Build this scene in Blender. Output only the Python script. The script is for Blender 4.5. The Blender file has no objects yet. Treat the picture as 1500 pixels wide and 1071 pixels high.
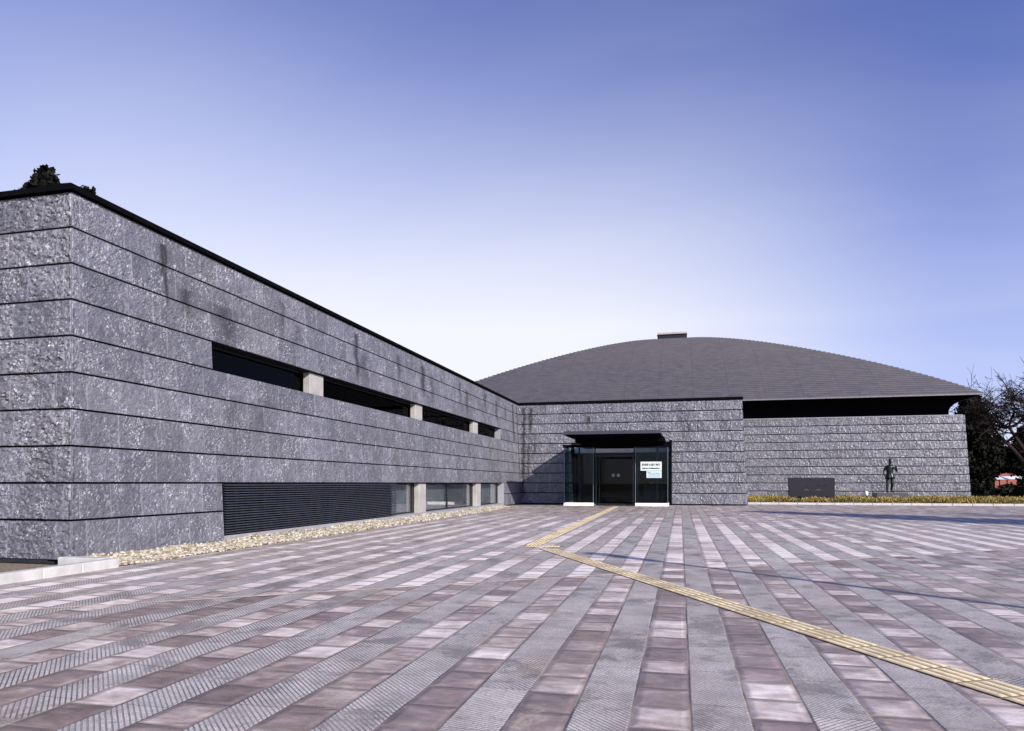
import bpy, math, random
import numpy as np
from mathutils import Vector, Matrix
R = math.radians
S = bpy.context.scene
COL = S.collection
random.seed(7); RNG = np.random.default_rng(7)

# ------------------------------------------------------------------ camera
YAW = math.atan2(247, 1016)
cam = bpy.data.cameras.new('camera'); co = bpy.data.objects.new('camera', cam); COL.objects.link(co)
co.location = (0, 0, 1.2); co.rotation_euler = (R(90), 0, YAW)
cam.sensor_width = 36; cam.lens = 1016/1500*36; cam.shift_y = (707.5-535.5)/1500
cam.clip_start = .1; cam.clip_end = 3000
S.camera = co
S.view_settings.view_transform = 'Standard'; S.view_settings.look = 'None'
S.view_settings.exposure = 0.45; S.view_settings.gamma = 1
S.cycles.max_bounces = 8; S.cycles.transparent_max_bounces = 12

# ------------------------------------------------------------------ sun and sky
EL = R(25.5); SX, SY = .744, -.668
SUN = Vector((SX*math.cos(EL), SY*math.cos(EL), math.sin(EL)))
sl = bpy.data.lights.new('sun', 'SUN'); sl.energy = 5.0; sl.angle = R(.53); sl.color = (1, .93, .84)
so = bpy.data.objects.new('sun', sl); COL.objects.link(so)
so.rotation_euler = SUN.to_track_quat('Z', 'Y').to_euler(); so.location = (30, -30, 30)

class NT:
    """tiny node-tree helper"""
    def __init__(s, nt): s.t = nt; s.n = nt.nodes; s.l = nt.links
    def link(s, v, sock):
        if hasattr(v, 'node'): s.l.new(v, sock)
        elif v is not None: sock.default_value = v
    def math(s, op, a, b=None, c=None, clamp=False):
        n = s.n.new('ShaderNodeMath'); n.operation = op; n.use_clamp = clamp
        s.link(a, n.inputs[0]); s.link(b, n.inputs[1]); s.link(c, n.inputs[2])
        return n.outputs[0]
    def vmath(s, op, a, b=None):
        n = s.n.new('ShaderNodeVectorMath'); n.operation = op
        s.link(a, n.inputs[0]); s.link(b, n.inputs[1])
        return n.outputs['Value'] if op in ('DOT_PRODUCT', 'LENGTH', 'DISTANCE') else n.outputs[0]
    def comb(s, x, y, z):
        n = s.n.new('ShaderNodeCombineXYZ'); s.link(x, n.inputs[0]); s.link(y, n.inputs[1]); s.link(z, n.inputs[2]); return n.outputs[0]
    def sep(s, v):
        n = s.n.new('ShaderNodeSeparateXYZ'); s.link(v, n.inputs[0]); return n.outputs
    def coord(s, k='Object'): return s.n.new('ShaderNodeTexCoord').outputs[k]
    def noise(s, v, scale, detail=4, rough=.55, dist=0, out='Fac'):
        n = s.n.new('ShaderNodeTexNoise'); s.link(v, n.inputs['Vector']); n.inputs['Scale'].default_value = scale
        n.inputs['Detail'].default_value = detail; n.inputs['Roughness'].default_value = rough; n.inputs['Distortion'].default_value = dist
        return n.outputs[out]
    def white(s, v):
        n = s.n.new('ShaderNodeTexWhiteNoise'); n.noise_dimensions = '3D'; s.link(v, n.inputs['Vector']); return n.outputs['Value']
    def vor(s, v, scale, feat='F1', out='Distance', rnd=1):
        n = s.n.new('ShaderNodeTexVoronoi'); n.feature = feat; s.link(v, n.inputs['Vector']); n.inputs['Scale'].default_value = scale
        n.inputs['Randomness'].default_value = rnd
        return n.outputs[out]
    def mr(s, v, a, b, c=0, d=1, smooth=True):
        n = s.n.new('ShaderNodeMapRange'); n.interpolation_type = 'SMOOTHSTEP' if smooth else 'LINEAR'
        s.link(v, n.inputs[0]); n.inputs[1].default_value = a; n.inputs[2].default_value = b; n.inputs[3].default_value = c; n.inputs[4].default_value = d
        return n.outputs[0]
    def mix(s, f, a, b, mode='MIX'):
        n = s.n.new('ShaderNodeMix'); n.data_type = 'RGBA'; n.blend_type = mode; n.clamp_factor = True
        def c(v): return (*v, 1) if isinstance(v, tuple) and len(v) == 3 else v
        s.link(f, n.inputs[0]); s.link(c(a), n.inputs[6]); s.link(c(b), n.inputs[7]); return n.outputs[2]
    def mixf(s, f, a, b):
        n = s.n.new('ShaderNodeMix'); n.data_type = 'FLOAT'; s.link(f, n.inputs[0]); s.link(a, n.inputs[2]); s.link(b, n.inputs[3]); return n.outputs[0]
    def attr(s, name, out='Fac'):
        n = s.n.new('ShaderNodeAttribute'); n.attribute_name = name; return n.outputs[out]
    def bump(s, h, dist, strength=1, nrm=None):
        n = s.n.new('ShaderNodeBump'); n.inputs['Strength'].default_value = strength; n.inputs['Distance'].default_value = dist
        s.link(h, n.inputs['Height']); s.link(nrm, n.inputs['Normal']); return n.outputs[0]

W = bpy.data.worlds.new('World'); S.world = W; W.use_nodes = True
t = NT(W.node_tree); t.n.clear()
sky = t.n.new('ShaderNodeTexSky'); sky.sky_type = 'NISHITA'; sky.sun_disc = False
sky.sun_elevation = EL; sky.sun_rotation = math.atan2(SX, SY)
sky.air_density = 1.0; sky.dust_density = .1; sky.ozone_density = 3.0
d = t.coord('Generated'); dx, dy, dz = t.sep(d)
# thin high cloud: stretched wisps, thickest low in the north-west
plane = t.comb(t.math('DIVIDE', dx, t.math('ADD', t.math('MAXIMUM', dz, 0), .22)), t.math('DIVIDE', dy, t.math('ADD', t.math('MAXIMUM', dz, 0), .22)), 0)
rot = t.n.new('ShaderNodeMapping'); rot.inputs['Rotation'].default_value = (0, 0, R(35)); rot.inputs['Scale'].default_value = (.45, 1.3, 1); t.l.new(plane, rot.inputs['Vector'])
wn = t.noise(rot.outputs[0], 1.1, 7, .5, .5)
hl = t.math('SQRT', t.math('ADD', t.math('ADD', t.math('MULTIPLY', dx, dx), t.math('MULTIPLY', dy, dy)), .0001))
hd = t.math('DIVIDE', t.math('ADD', t.math('MULTIPLY', dx, -.40), t.math('MULTIPLY', dy, .917)), hl)
az = t.mr(hd, .72, 1.0, .27, 1)
m = t.math('MULTIPLY', az, t.math('MULTIPLY', t.math('POWER', t.math('DIVIDE', t.math('SUBTRACT', .655, dz), .445, clamp=True), 1.5), 1.05))
m = t.math('ADD', m, t.math('MULTIPLY', t.math('SUBTRACT', wn, .5), .34))
m = t.math('ADD', m, t.math('MULTIPLY', t.mr(dz, .12, .0, 0, .35), t.mr(hd, -.2, .5)))
m = t.math('MAXIMUM', t.math('MINIMUM', m, 1), 0)
tint = t.mix(1.0, sky.outputs[0], (.97, .88, 1.47), 'MULTIPLY')
colr = t.mix(m, tint, (7.9, 8.05, 8.6))
bg = t.n.new('ShaderNodeBackground'); bg.inputs['Strength'].default_value = .085
t.l.new(colr, bg.inputs[0]); wo = t.n.new('ShaderNodeOutputWorld'); t.l.new(bg.outputs[0], wo.inputs[0])

# ------------------------------------------------------------------ object helpers
def tag(o, label=None, cat=None, group=None, kind=None):
    if label: o['label'] = label
    if cat: o['category'] = cat
    if group: o['group'] = group
    if kind: o['kind'] = kind
    return o

def empty(name, loc, label, cat, group=None, rz=0):
    o = bpy.data.objects.new(name, None); COL.objects.link(o); o.location = loc; o.rotation_euler = (0, 0, rz)
    o.empty_display_size = .2
    return tag(o, label, cat, group)

def link_mesh(name, me, mat, parent=None, world=False):
    o = bpy.data.objects.new(name, me); COL.objects.link(o)
    me.materials.clear(); me.materials.append(mat)
    if parent:
        o.parent = parent
        if world: o.matrix_parent_inverse = Matrix.LocRotScale(parent.location, parent.rotation_euler, None).inverted()
    return o

def copy_tree(o, parent=None):
    c = o.copy(); COL.objects.link(c)
    if parent: c.parent = parent
    for ch in list(o.children): copy_tree(ch, c)
    return c

class MB:
    def __init__(s): s.v = []; s.f = []; s.a = {}; s.p = []
    def add(s, vs, fs):
        b = len(s.v); s.p.append((list(vs), list(fs))); s.v += [tuple(p) for p in vs]; s.f += [tuple(i+b for i in f) for f in fs]
    def box(s, x0, x1, y0, y1, z0, z1):
        s.add([(x0,y0,z0),(x1,y0,z0),(x1,y1,z0),(x0,y1,z0),(x0,y0,z1),(x1,y0,z1),(x1,y1,z1),(x0,y1,z1)],
              [(0,3,2,1),(4,5,6,7),(0,1,5,4),(1,2,6,5),(2,3,7,6),(3,0,4,7)])
    def cbox(s, x0, x1, y0, y1, z0, z1, c=.01):
        """box with chamfered vertical and top edges"""
        def ring(i, z): return [(x0+i+c,y0+i,z),(x1-i-c,y0+i,z),(x1-i,y0+i+c,z),(x1-i,y1-i-c,z),(x1-i-c,y1-i,z),(x0+i+c,y1-i,z),(x0+i,y1-i-c,z),(x0+i,y0+i+c,z)]
        vs = ring(0, z0)+ring(0, z1-c)+ring(c, z1)
        fs = [tuple(range(7,-1,-1)), tuple(range(16,24))]
        for k in (0, 8):
            for i in range(8): fs.append((k+i, k+(i+1)%8, k+8+(i+1)%8, k+8+i))
        s.add(vs, fs)
    def hexa(s, lo, hi):
        s.add(list(lo)+list(hi), [(3,2,1,0),(4,5,6,7),(0,1,5,4),(1,2,6,5),(2,3,7,6),(3,0,4,7)])
    def tube(s, pts, rad, n=8, cap=True):
        pts = [Vector(p) for p in pts]; b = len(s.v); k = len(pts)
        up = Vector((0,0,1))
        for i, p in enumerate(pts):
            d = (pts[min(i+1,k-1)]-pts[max(i-1,0)])
            d = d.normalized() if d.length > 1e-9 else up
            u = d.cross(up if abs(d.z) < .95 else Vector((1,0,0))).normalized(); w = d.cross(u)
            r = rad[i] if hasattr(rad, '__len__') else rad
            for j in range(n):
                a = 2*math.pi*j/n; q = p+u*(r*math.cos(a))+w*(r*math.sin(a)); s.v.append(tuple(q))
        for i in range(k-1):
            for j in range(n):
                s.f.append((b+i*n+j, b+i*n+(j+1)%n, b+(i+1)*n+(j+1)%n, b+(i+1)*n+j))
        if cap:
            s.f.append(tuple(b+j for j in range(n-1,-1,-1))); s.f.append(tuple(b+(k-1)*n+j for j in range(n)))
    def lathe(s, c, prof, n=16):
        s_pts = [(c[0], c[1], c[2]+z) for r, z in prof]
        b = len(s.v); k = len(prof)
        for r, z in prof:
            for j in range(n):
                a = 2*math.pi*j/n; s.v.append((c[0]+r*math.cos(a), c[1]+r*math.sin(a), c[2]+z))
        for i in range(k-1):
            for j in range(n): s.f.append((b+i*n+j, b+i*n+(j+1)%n, b+(i+1)*n+(j+1)%n, b+(i+1)*n+j))
        s.f.append(tuple(b+j for j in range(n-1,-1,-1))); s.f.append(tuple(b+(k-1)*n+j for j in range(n)))
    def build_each(s, name, mat, parent=None, world=True):
        """one object per piece"""
        out = []
        for vs, fs in s.p:
            m = MB(); m.add(vs, fs); out.append(m.build(name, mat, parent, False, world))
        return out
    def build(s, name, mat, parent=None, smooth=False, world=True):
        me = bpy.data.meshes.new(name); me.from_pydata(s.v, [], s.f)
        for k, arr in s.a.items():
            at = me.attributes.new(k, 'FLOAT', 'POINT'); at.data.foreach_set('value', np.asarray(arr, dtype=np.float32))
        if smooth: me.polygons.foreach_set('use_smooth', [True]*len(me.polygons))
        me.update()
        return link_mesh(name, me, mat, parent, world)

# ------------------------------------------------------------------ materials
def pmat(name, col, rough=.6, metal=0, var=.15, scale=6, bump=0, bscale=40, spec=.5, coat=0):
    m = bpy.data.materials.new(name); m.use_nodes = True; t = NT(m.node_tree)
    b = t.n['Principled BSDF']; v = t.coord()
    n = t.noise(v, scale, 5)
    dark = tuple(c*(1-var) for c in col); lite = tuple(min(1, c*(1+var)) for c in col)
    t.l.new(t.mix(t.mr(n, .3, .7), dark, lite), b.inputs['Base Color'])
    t.link(t.mr(t.noise(v, scale*2.3, 3), .3, .7, max(rough-.08, .02), min(1, rough+.08)), b.inputs['Roughness'])
    b.inputs['Metallic'].default_value = metal; b.inputs['Specular IOR Level'].default_value = spec
    if bump: t.l.new(t.bump(t.noise(v, bscale, 5), bump), b.inputs['Normal'])
    return m

def granite():
    m = bpy.data.materials.new('rock_faced_granite'); m.use_nodes = True; t = NT(m.node_tree); b = t.n['Principled BSDF']
    v = t.coord()
    big = t.noise(v, .55, 4); mid = t.noise(v, 5, 6, .65); sp = t.noise(v, 90, 3, .7)
    c = t.mix(t.mr(mid, .3, .72), (.080, .082, .106), (.134, .137, .167))
    c = t.mix(t.mr(sp, .46, .74), c, (.215, .215, .245))
    c = t.mix(t.math('MULTIPLY', t.mr(sp, .46, .30), .6), c, (.05, .05, .062))
    c = t.mix(t.math('MULTIPLY', t.mr(big, .42, .7), .35), c, (.135, .128, .135))
    tone = t.attr('tone'); c = t.mix(1, c, t.comb(tone, tone, tone), 'MULTIPLY')
    c = t.mix(t.math('MULTIPLY', t.attr('margin'), .55), c, (.30, .30, .33))
    # sun glints painted as short bright chip edges, plus dark crevices, gathered in clusters
    def lines(sc, w, off):
        q = t.vmath('ADD', v, (off, off*1.7, off*.6)); return t.mr(t.math('ABSOLUTE', t.math('SUBTRACT', t.noise(q, sc, 2, .5, .6), .5)), 0, w, 1, 0)
    clus = t.mr(t.noise(v, 2.4, 4, .65), .46, .62); brk = t.mr(t.noise(v, 23, 2, .6), .47, .55)
    fl = t.math('MULTIPLY', t.math('MULTIPLY', lines(17, .055, 3.1), brk), t.math('ADD', t.math('MULTIPLY', clus, .9), .1))
    c = t.mix(t.math('MULTIPLY', fl, .8), c, (.60, .60, .65))
    ck = t.math('MULTIPLY', lines(8, .02, 9.7), t.mr(t.noise(v, 12, 2, .6), .54, .62)); c = t.mix(t.math('MULTIPLY', ck, .8), c, (.035, .035, .042))
    st = t.math('MULTIPLY', t.attr('stain'), t.mr(t.noise(v, 7, 6, .7), .15, .48), clamp=True)
    c = t.mix(t.math('MULTIPLY', st, .88), c, (.022, .02, .021))
    t.l.new(c, b.inputs['Base Color'])
    t.link(t.mr(mid, .3, .7, .26, .50), b.inputs['Roughness'])
    b.inputs['Specular IOR Level'].default_value = .55
    # small chipped facets: each chip turns its own way, a few flash in the sun
    w = t.vmath('ADD', v, t.vmath('MULTIPLY', t.noise(v, 9, 3, out='Color'), (.09, .09, .09)))
    geo = t.n.new('ShaderNodeNewGeometry').outputs['Normal']
    a1 = t.vmath('SUBTRACT', t.vor(w, 17, out='Color'), (.5, .5, .5)); a2 = t.vmath('SUBTRACT', t.vor(w, 42, out='Color'), (.5, .5, .5))
    flat = t.math('SUBTRACT', 1, t.math('MULTIPLY', t.attr('margin'), .8))
    tl = t.vmath('ADD', t.vmath('MULTIPLY', a1, (.22, .22, .22)), t.vmath('MULTIPLY', a2, (.16, .16, .16)))
    nn = t.vmath('NORMALIZE', t.vmath('ADD', geo, t.vmath('MULTIPLY', tl, t.comb(flat, flat, flat))))
    n2 = t.bump(t.noise(v, 60, 5, .65), .008, .9, nn)
    t.l.new(n2, b.inputs['Normal'])
    return m

def paving():
    m = bpy.data.materials.new('striped_pavers'); m.use_nodes = True; t = NT(m.node_tree); b = t.n['Principled BSDF']
    v = t.coord(); X, Y, Z = t.sep(v)
    PX = .30
    sx = t.math('DIVIDE', t.math('SUBTRACT', X, .05), PX)
    i = t.math('FLOOR', sx); fx = t.math('FRACT', sx)
    odd = t.math('ABSOLUTE', t.math('MODULO', i, 2.0)); odd = t.math('GREATER_THAN', odd, .5)      # 1 = smooth strip
    jit = t.white(t.comb(i, 3.3, 1.1))
    sy = t.math('ADD', t.math('DIVIDE', Y, .345), jit)
    j = t.math('FLOOR', sy); fy = t.math('FRACT', sy)
    rnd = t.white(t.comb(i, j, 5.0)); rnd2 = t.white(t.comb(i, j, 9.0)); rnd3 = t.white(t.comb(i, j, 14.0))
    ex = t.math('MULTIPLY', t.math('MINIMUM', fx, t.math('SUBTRACT', 1, fx)), PX)
    ey = t.math('MULTIPLY', t.math('MINIMUM', fy, t.math('SUBTRACT', 1, fy)), .345)
    wob = t.math('MULTIPLY', t.math('SUBTRACT', t.noise(v, 22, 3), .5), .012)
    jx = t.mr(t.math('ADD', ex, wob), .003, .009, 1, 0)
    jy = t.mr(t.math('ADD', ey, wob), .004, .012, 1, 0)
    # far side of the expansion joint the pavers are a paler batch
    side = t.math('SUBTRACT', t.math('SUBTRACT', Y, t.math('MULTIPLY', X, .771)), 9.85)
    far = t.math('MULTIPLY', t.mr(side, -.02, .02), t.mr(t.math('ADD', Y, t.math('MULTIPLY', t.noise(v, .35, 3), 9)), 34, 22))
    patch = t.noise(v, .42, 4, .6)
    tonev = t.math('ADD', t.math('MULTIPLY', rnd, .52), t.math('MULTIPLY', patch, .62))
    tonev = t.math('ADD', tonev, t.math('MULTIPLY', far, t.math('MULTIPLY', t.mr(t.noise(v, .4, 4, .6), .3, .7, .35, 1.25), .46)))
    # pale scuffed bloom inside single pavers
    px = t.comb(t.math('MULTIPLY', fx, .5), fy, t.math('MULTIPLY', rnd2, 40))
    bloom = t.noise(t.comb(t.math('MULTIPLY', X, .7), t.math('MULTIPLY', Y, 1.2), t.math('MULTIPLY', rnd2, 40)), 6.0, 5, .62, .4)
    tonev = t.math('ADD', tonev, t.math('MULTIPLY', t.math('SUBTRACT', bloom, .5), 1.05))
    n = t.n.new('ShaderNodeValToRGB'); t.link(tonev, n.inputs[0]); e = n.color_ramp.elements
    e[0].position = .20; e[0].color = (.105, .076, .070, 1); e[1].position = 1.12 if False else 1.0; e[1].color = (.84, .785, .765, 1)
    q = e.new(.5); q.color = (.255, .198, .184, 1); q = e.new(.72); q.color = (.50, .435, .412, 1)
    smooth = n.outputs[0]
    edge = t.math('MULTIPLY', t.mr(t.math('ADD', t.math('MINIMUM', ex, ey), t.math('MULTIPLY', t.math('SUBTRACT', t.noise(v, 8, 3), .5), .06)), .045, .004), .55)
    smooth = t.mix(edge, smooth, (.115, .095, .105))
    smooth = t.mix(t.math('MULTIPLY', t.mr(t.noise(v, 120, 4, .75), .45, .7), .30), smooth, (.46, .43, .43))
    # ribbed strips: diagonal combed grooves
    dirt = t.mr(t.noise(v, 1.3, 7, .76, .3), .50, .60)
    flip = t.math('GREATER_THAN', t.white(t.comb(i, t.math('FLOOR', t.math('DIVIDE', sy, 3)), 2.0)), .90)
    dg = t.math('ADD', t.mixf(flip, X, t.math('MULTIPLY', X, -1)), Y)
    dg = t.math('ADD', dg, t.math('MULTIPLY', t.noise(v, 5, 2), .006))
    rib = t.math('SINE', t.math('MULTIPLY', dg, 2*math.pi/.037))
    rib01 = t.mr(rib, -.98, -.45)
    ribc = t.mix(t.mr(t.noise(v, 3, 5, .7), .3, .7), (.35, .335, .335), (.61, .585, .575))
    ribc = t.mix(t.math('MULTIPLY', dirt, .78), ribc, (.10, .094, .092))
    ribc = t.mix(t.math('MULTIPLY', t.mr(t.noise(v, .8, 4, .6), .55, .75), .35), ribc, (.36, .33, .26))
    groove = t.mix(t.mr(t.noise(v, 1.6, 5, .7), .38, .58), (.10, .094, .094), (.30, .285, .28))
    lip = t.math('MULTIPLY', t.mr(t.math('SINE', t.math('ADD', t.math('MULTIPLY', dg, 2*math.pi/.037), 2.2)), .75, 1), t.mr(t.noise(v, 3.1, 3), .4, .62))
    ribc = t.mix(t.math('MULTIPLY', lip, .6), ribc, (.62, .58, .56))  # highlight along one side of each rib, painted into the colour
    ribc = t.mix(t.math('MULTIPLY', t.mr(t.noise(v, 60, 4, .75), .47, .63), .62), ribc, (.12, .115, .118))
    ribc = t.mix(t.math('MULTIPLY', t.mr(t.noise(t.vmath('ADD', v, (7., 3., 0.)), 75, 3, .7), .56, .68), .6), ribc, (.74, .73, .73))
    ribc = t.mix(rib01, groove, ribc)
    ribc = t.mix(t.math('MULTIPLY', rnd3, .22), ribc, (.31, .295, .29))
    c = t.mix(odd, ribc, smooth)
    jcol = t.mix(t.mr(t.noise(v, 1.3, 3), .4, .6), (.06, .05, .045), (.30, .25, .19))
    c = t.mix(t.math('MULTIPLY', jx, .9), c, jcol)
    fy2 = t.math('FRACT', t.math('MULTIPLY', sy, .5)); jr = t.mr(t.math('MULTIPLY', t.math('MINIMUM', fy2, t.math('SUBTRACT', 1, fy2)), .69), .002, .006, 1, 0)
    c = t.mix(t.math('MULTIPLY', t.math('MULTIPLY', jr, t.math('SUBTRACT', 1, odd)), .6), c, (.07, .06, .06))
    c = t.mix(t.math('MULTIPLY', t.math('MULTIPLY', jy, odd), .85), c, jcol)
    sand = t.math('MULTIPLY', t.mr(t.noise(v, .9, 7, .75, .8), .56, .66), t.mr(t.noise(v, 40, 3), .35, .6))
    c = t.mix(t.math('MULTIPLY', sand, .6), c, (.42, .37, .30))
    c = t.mix(t.math('MULTIPLY', t.mr(t.noise(v, .38, 6, .7, .5), .46, .66), .34), c, (.27, .205, .165))
    c = t.mix(1.0, c, (1.12, 1.07, 1.02), 'MULTIPLY')
    t.l.new(c, b.inputs['Base Color'])
    rgh = t.mixf(odd, .62, t.mr(t.noise(v, 3.3, 4), .3, .7, .30, .55))
    t.l.new(rgh, b.inputs['Roughness'])
    h = t.math('SUBTRACT', t.math('MULTIPLY', t.mr(t.math('ADD', t.math('MINIMUM', ex, ey), wob), 0, .05), .0075), 0)
    hs = t.math('ADD', h, t.math('MULTIPLY', t.noise(v, 9, 4), .006))
    hr = t.math('ADD', t.math('MULTIPLY', rib01, .005), t.math('MULTIPLY', t.mr(ex, 0, .012), .003))
    hh = t.mixf(odd, hr, hs)
    hh = t.math('ADD', hh, t.math('MULTIPLY', t.noise(v, 220, 2), .0006))
    t.l.new(t.bump(hh, 1.0, 1.0), b.inputs['Normal'])
    b.inputs['Specular IOR Level'].default_value = .6
    return m

def roof_mat():
    m = bpy.data.materials.new('flat_roof_tile'); m.use_nodes = True; t = NT(m.node_tree); b = t.n['Principled BSDF']
    v = t.coord(); X, Y, Z = t.sep(v)
    k = t.attr('course')
    # tile ends along each course and the wider expansion seams
    u = t.attr('along')
    su = t.math('ADD', t.math('DIVIDE', u, .45), t.math('MULTIPLY', t.math('MODULO', k, 2), .5))
    rnd = t.white(t.comb(t.math('FLOOR', su), k, 2))
    c = t.mix(rnd, (.076, .070, .081), (.104, .096, .110))
    c = t.mix(t.math('MULTIPLY', t.mr(t.noise(v, .3, 5), .35, .7), .4), c, (.105, .098, .106))
    ed = t.math('ABSOLUTE', t.math('SUBTRACT', t.math('FRACT', su), .5)); c = t.mix(t.math('MULTIPLY', t.mr(ed, .475, .495), .3), c, (.05, .045, .05))
    sm = t.math('ABSOLUTE', t.math('SUBTRACT', t.math('FRACT', t.math('ADD', t.math('DIVIDE', u, 2.4), .31)), .5))
    c = t.mix(t.math('MULTIPLY', t.mr(sm, .486, .494), .42), c, (.045, .042, .048))
    t.l.new(c, b.inputs['Base Color']); b.inputs['Roughness'].default_value = .5; b.inputs['Specular IOR Level'].default_value = .4
    return m

def glass_mat(name, tint=(.75, .86, .86), refl=1.0):
    m = bpy.data.materials.new(name); m.use_nodes = True; t = NT(m.node_tree); t.n.clear()
    tr = t.n.new('ShaderNodeBsdfTransparent'); tr.inputs[0].default_value = (*tint, 1)
    gl = t.n.new('ShaderNodeBsdfGlossy'); gl.inputs['Roughness'].default_value = .015; gl.inputs[0].default_value = (1, 1, 1, 1)
    fr = t.n.new('ShaderNodeFresnel'); fr.inputs[0].default_value = 1.5
    mx = t.n.new('ShaderNodeMixShader'); t.l.new(t.math('MULTIPLY', fr.outputs[0], refl, clamp=True), mx.inputs[0])
    t.l.new(tr.outputs[0], mx.inputs[1]); t.l.new(gl.outputs[0], mx.inputs[2])
    o = t.n.new('ShaderNodeOutputMaterial'); t.l.new(mx.outputs[0], o.inputs[0]); return m

def varmat(name, stops, rough=.7, attr='tone', trans=0):
    """colour picked per piece from a float attribute"""
    m = bpy.data.materials.new(name); m.use_nodes = True; t = NT(m.node_tree); b = t.n['Principled BSDF']
    n = t.n.new('ShaderNodeValToRGB'); t.link(t.attr(attr), n.inputs[0]); e = n.color_ramp.elements
    e[0].position = stops[0][0]; e[0].color = (*stops[0][1], 1); e[1].position = stops[-1][0]; e[1].color = (*stops[-1][1], 1)
    for p, c in stops[1:-1]: q = e.new(p); q.color = (*c, 1)
    c = t.mix(t.mr(t.noise(t.coord(), 14, 4), .3, .7, 0, .35), n.outputs[0], tuple(x*.55 for x in stops[0][1]))
    t.l.new(c, b.inputs['Base Color']); b.inputs['Roughness'].default_value = rough
    b.inputs['Specular IOR Level'].default_value = .12 if rough > .65 and 'peb' not in name else .4
    return m

MG = granite(); MPAV = paving(); MROOF = roof_mat()
MJOINT = pmat('recessed_joint', (.012, .012, .015), .9, spec=.1)
MBLACK = pmat('black_coping_metal', (.004, .004, .005), .45, .0, spec=.0)
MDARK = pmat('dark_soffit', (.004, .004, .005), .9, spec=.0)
MCONC = pmat('fair_faced_concrete', (.33, .32, .305), .75, var=.12, scale=3, bump=.003, bscale=30)
MKERB = pmat('pale_kerb_stone', (.46, .45, .44), .7, var=.12, scale=5, bump=.004, bscale=60)
MWHITE = pmat('white_stone_plinth', (.80, .79, .78), .5, var=.05)
MLOUV = pmat('blue_grey_louver_metal', (.055, .062, .085), .42, .5)
MFRAME = pmat('dark_window_frame', (.02, .021, .025), .4, .4)
MTEAL = pmat('polished_glass_edge', (.10, .20, .25), .2, 0)
MGLASS = glass_mat('clear_porch_glass', (.62, .72, .74), .28)
MGLASSW = glass_mat('clear_window_glass', (.95, .965, .97), .8)
MGLASSD = glass_mat('tinted_window_glass', (.16, .18, .20), .10)
MCURT = pmat('pale_window_blind', (.78, .81, .82), .8, var=.08, scale=2)
MROOM = pmat('dark_interior', (.008, .008, .009), .9, spec=.1)
MINFLOOR = pmat('interior_floor', (.35, .35, .36), .3)
MSILL = pmat('smooth_sawn_granite', (.27, .27, .30), .6, var=.15, scale=30)
MBRONZE = pmat('patinated_bronze', (.018, .026, .024), .34, .6, var=.5, scale=9)
MSIGN = pmat('polished_dark_granite', (.026, .025, .035), .55, var=.2, scale=60, spec=.1)
MPLINTH = pmat('dark_plinth_stone', (.075, .068, .078), .4, var=.25, scale=40)
MINK = pmat('black_lettering', (.01, .01, .012), .5)
MPAPER = pmat('white_notice_paper', (.62, .74, .74), .6, var=.04)
MPAPER2 = pmat('pale_blue_notice_paper', (.45, .60, .66), .6, var=.05)
MGRAYINK = pmat('grey_small_print', (.22, .27, .33), .6)
MREDINK = pmat('red_small_print', (.35, .14, .16), .6)
MTACT = pmat('yellow_tactile_tile', (.80, .65, .40), .6, var=.3, scale=2.2, bump=.002, bscale=60)
MTACTG = pmat('tactile_tile_base', (.36, .26, .13), .75, var=.3, scale=4)
MJL = pmat('expansion_joint_sealant', (.68, .52, .42), .7, var=.2, scale=3)
MSOIL = pmat('bare_soil', (.20, .16, .11), .95, var=.4, scale=20, bump=.02, bscale=30)
MGRND = pmat('dry_winter_grass', (.16, .13, .07), .95, var=.35, scale=3, bump=.02)
MBARK = pmat('dark_bark', (.026, .020, .018), .95, spec=.1, var=.35, scale=12, bump=.01, bscale=30)
MBRICK = pmat('red_brick', (.30, .085, .065), .8, var=.25, scale=8)
MPALE = pmat('pale_metal_roof', (.55, .60, .66), .45, var=.06)
MWOOD = pmat('brown_wood', (.10, .065, .045), .8)
MSTEEL = pmat('grey_steel', (.25, .26, .28), .4, .6)
MLAMP = pmat('white_lamp_cover', (.85, .86, .88), .4, var=.02)
MPEB = varmat('cream_pebbles', [(0, (.15, .12, .08)), (.3, (.34, .29, .20)), (.7, (.52, .47, .36)), (1, (.66, .64, .60))], .65)
MHEDGE = varmat('golden_groundcover_leaf', [(0, (.06, .065, .018)), (.35, (.22, .18, .04)), (.7, (.42, .33, .075)), (1, (.46, .29, .09))], .6)
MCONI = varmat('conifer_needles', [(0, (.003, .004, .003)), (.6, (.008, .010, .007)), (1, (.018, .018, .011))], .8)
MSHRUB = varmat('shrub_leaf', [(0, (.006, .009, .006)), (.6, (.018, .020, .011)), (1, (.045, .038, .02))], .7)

# ------------------------------------------------------------------ rock-faced stone walls
def hash2(ix, iy, s):
    h = (ix.astype(np.int64)*374761393 + iy.astype(np.int64)*668265263 + s*1442695041) & 0x7fffffff
    h = ((h ^ (h >> 13)) * 1274126177) & 0x7fffffff
    return ((h ^ (h >> 16)) & 0xffff)/65535.0

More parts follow.
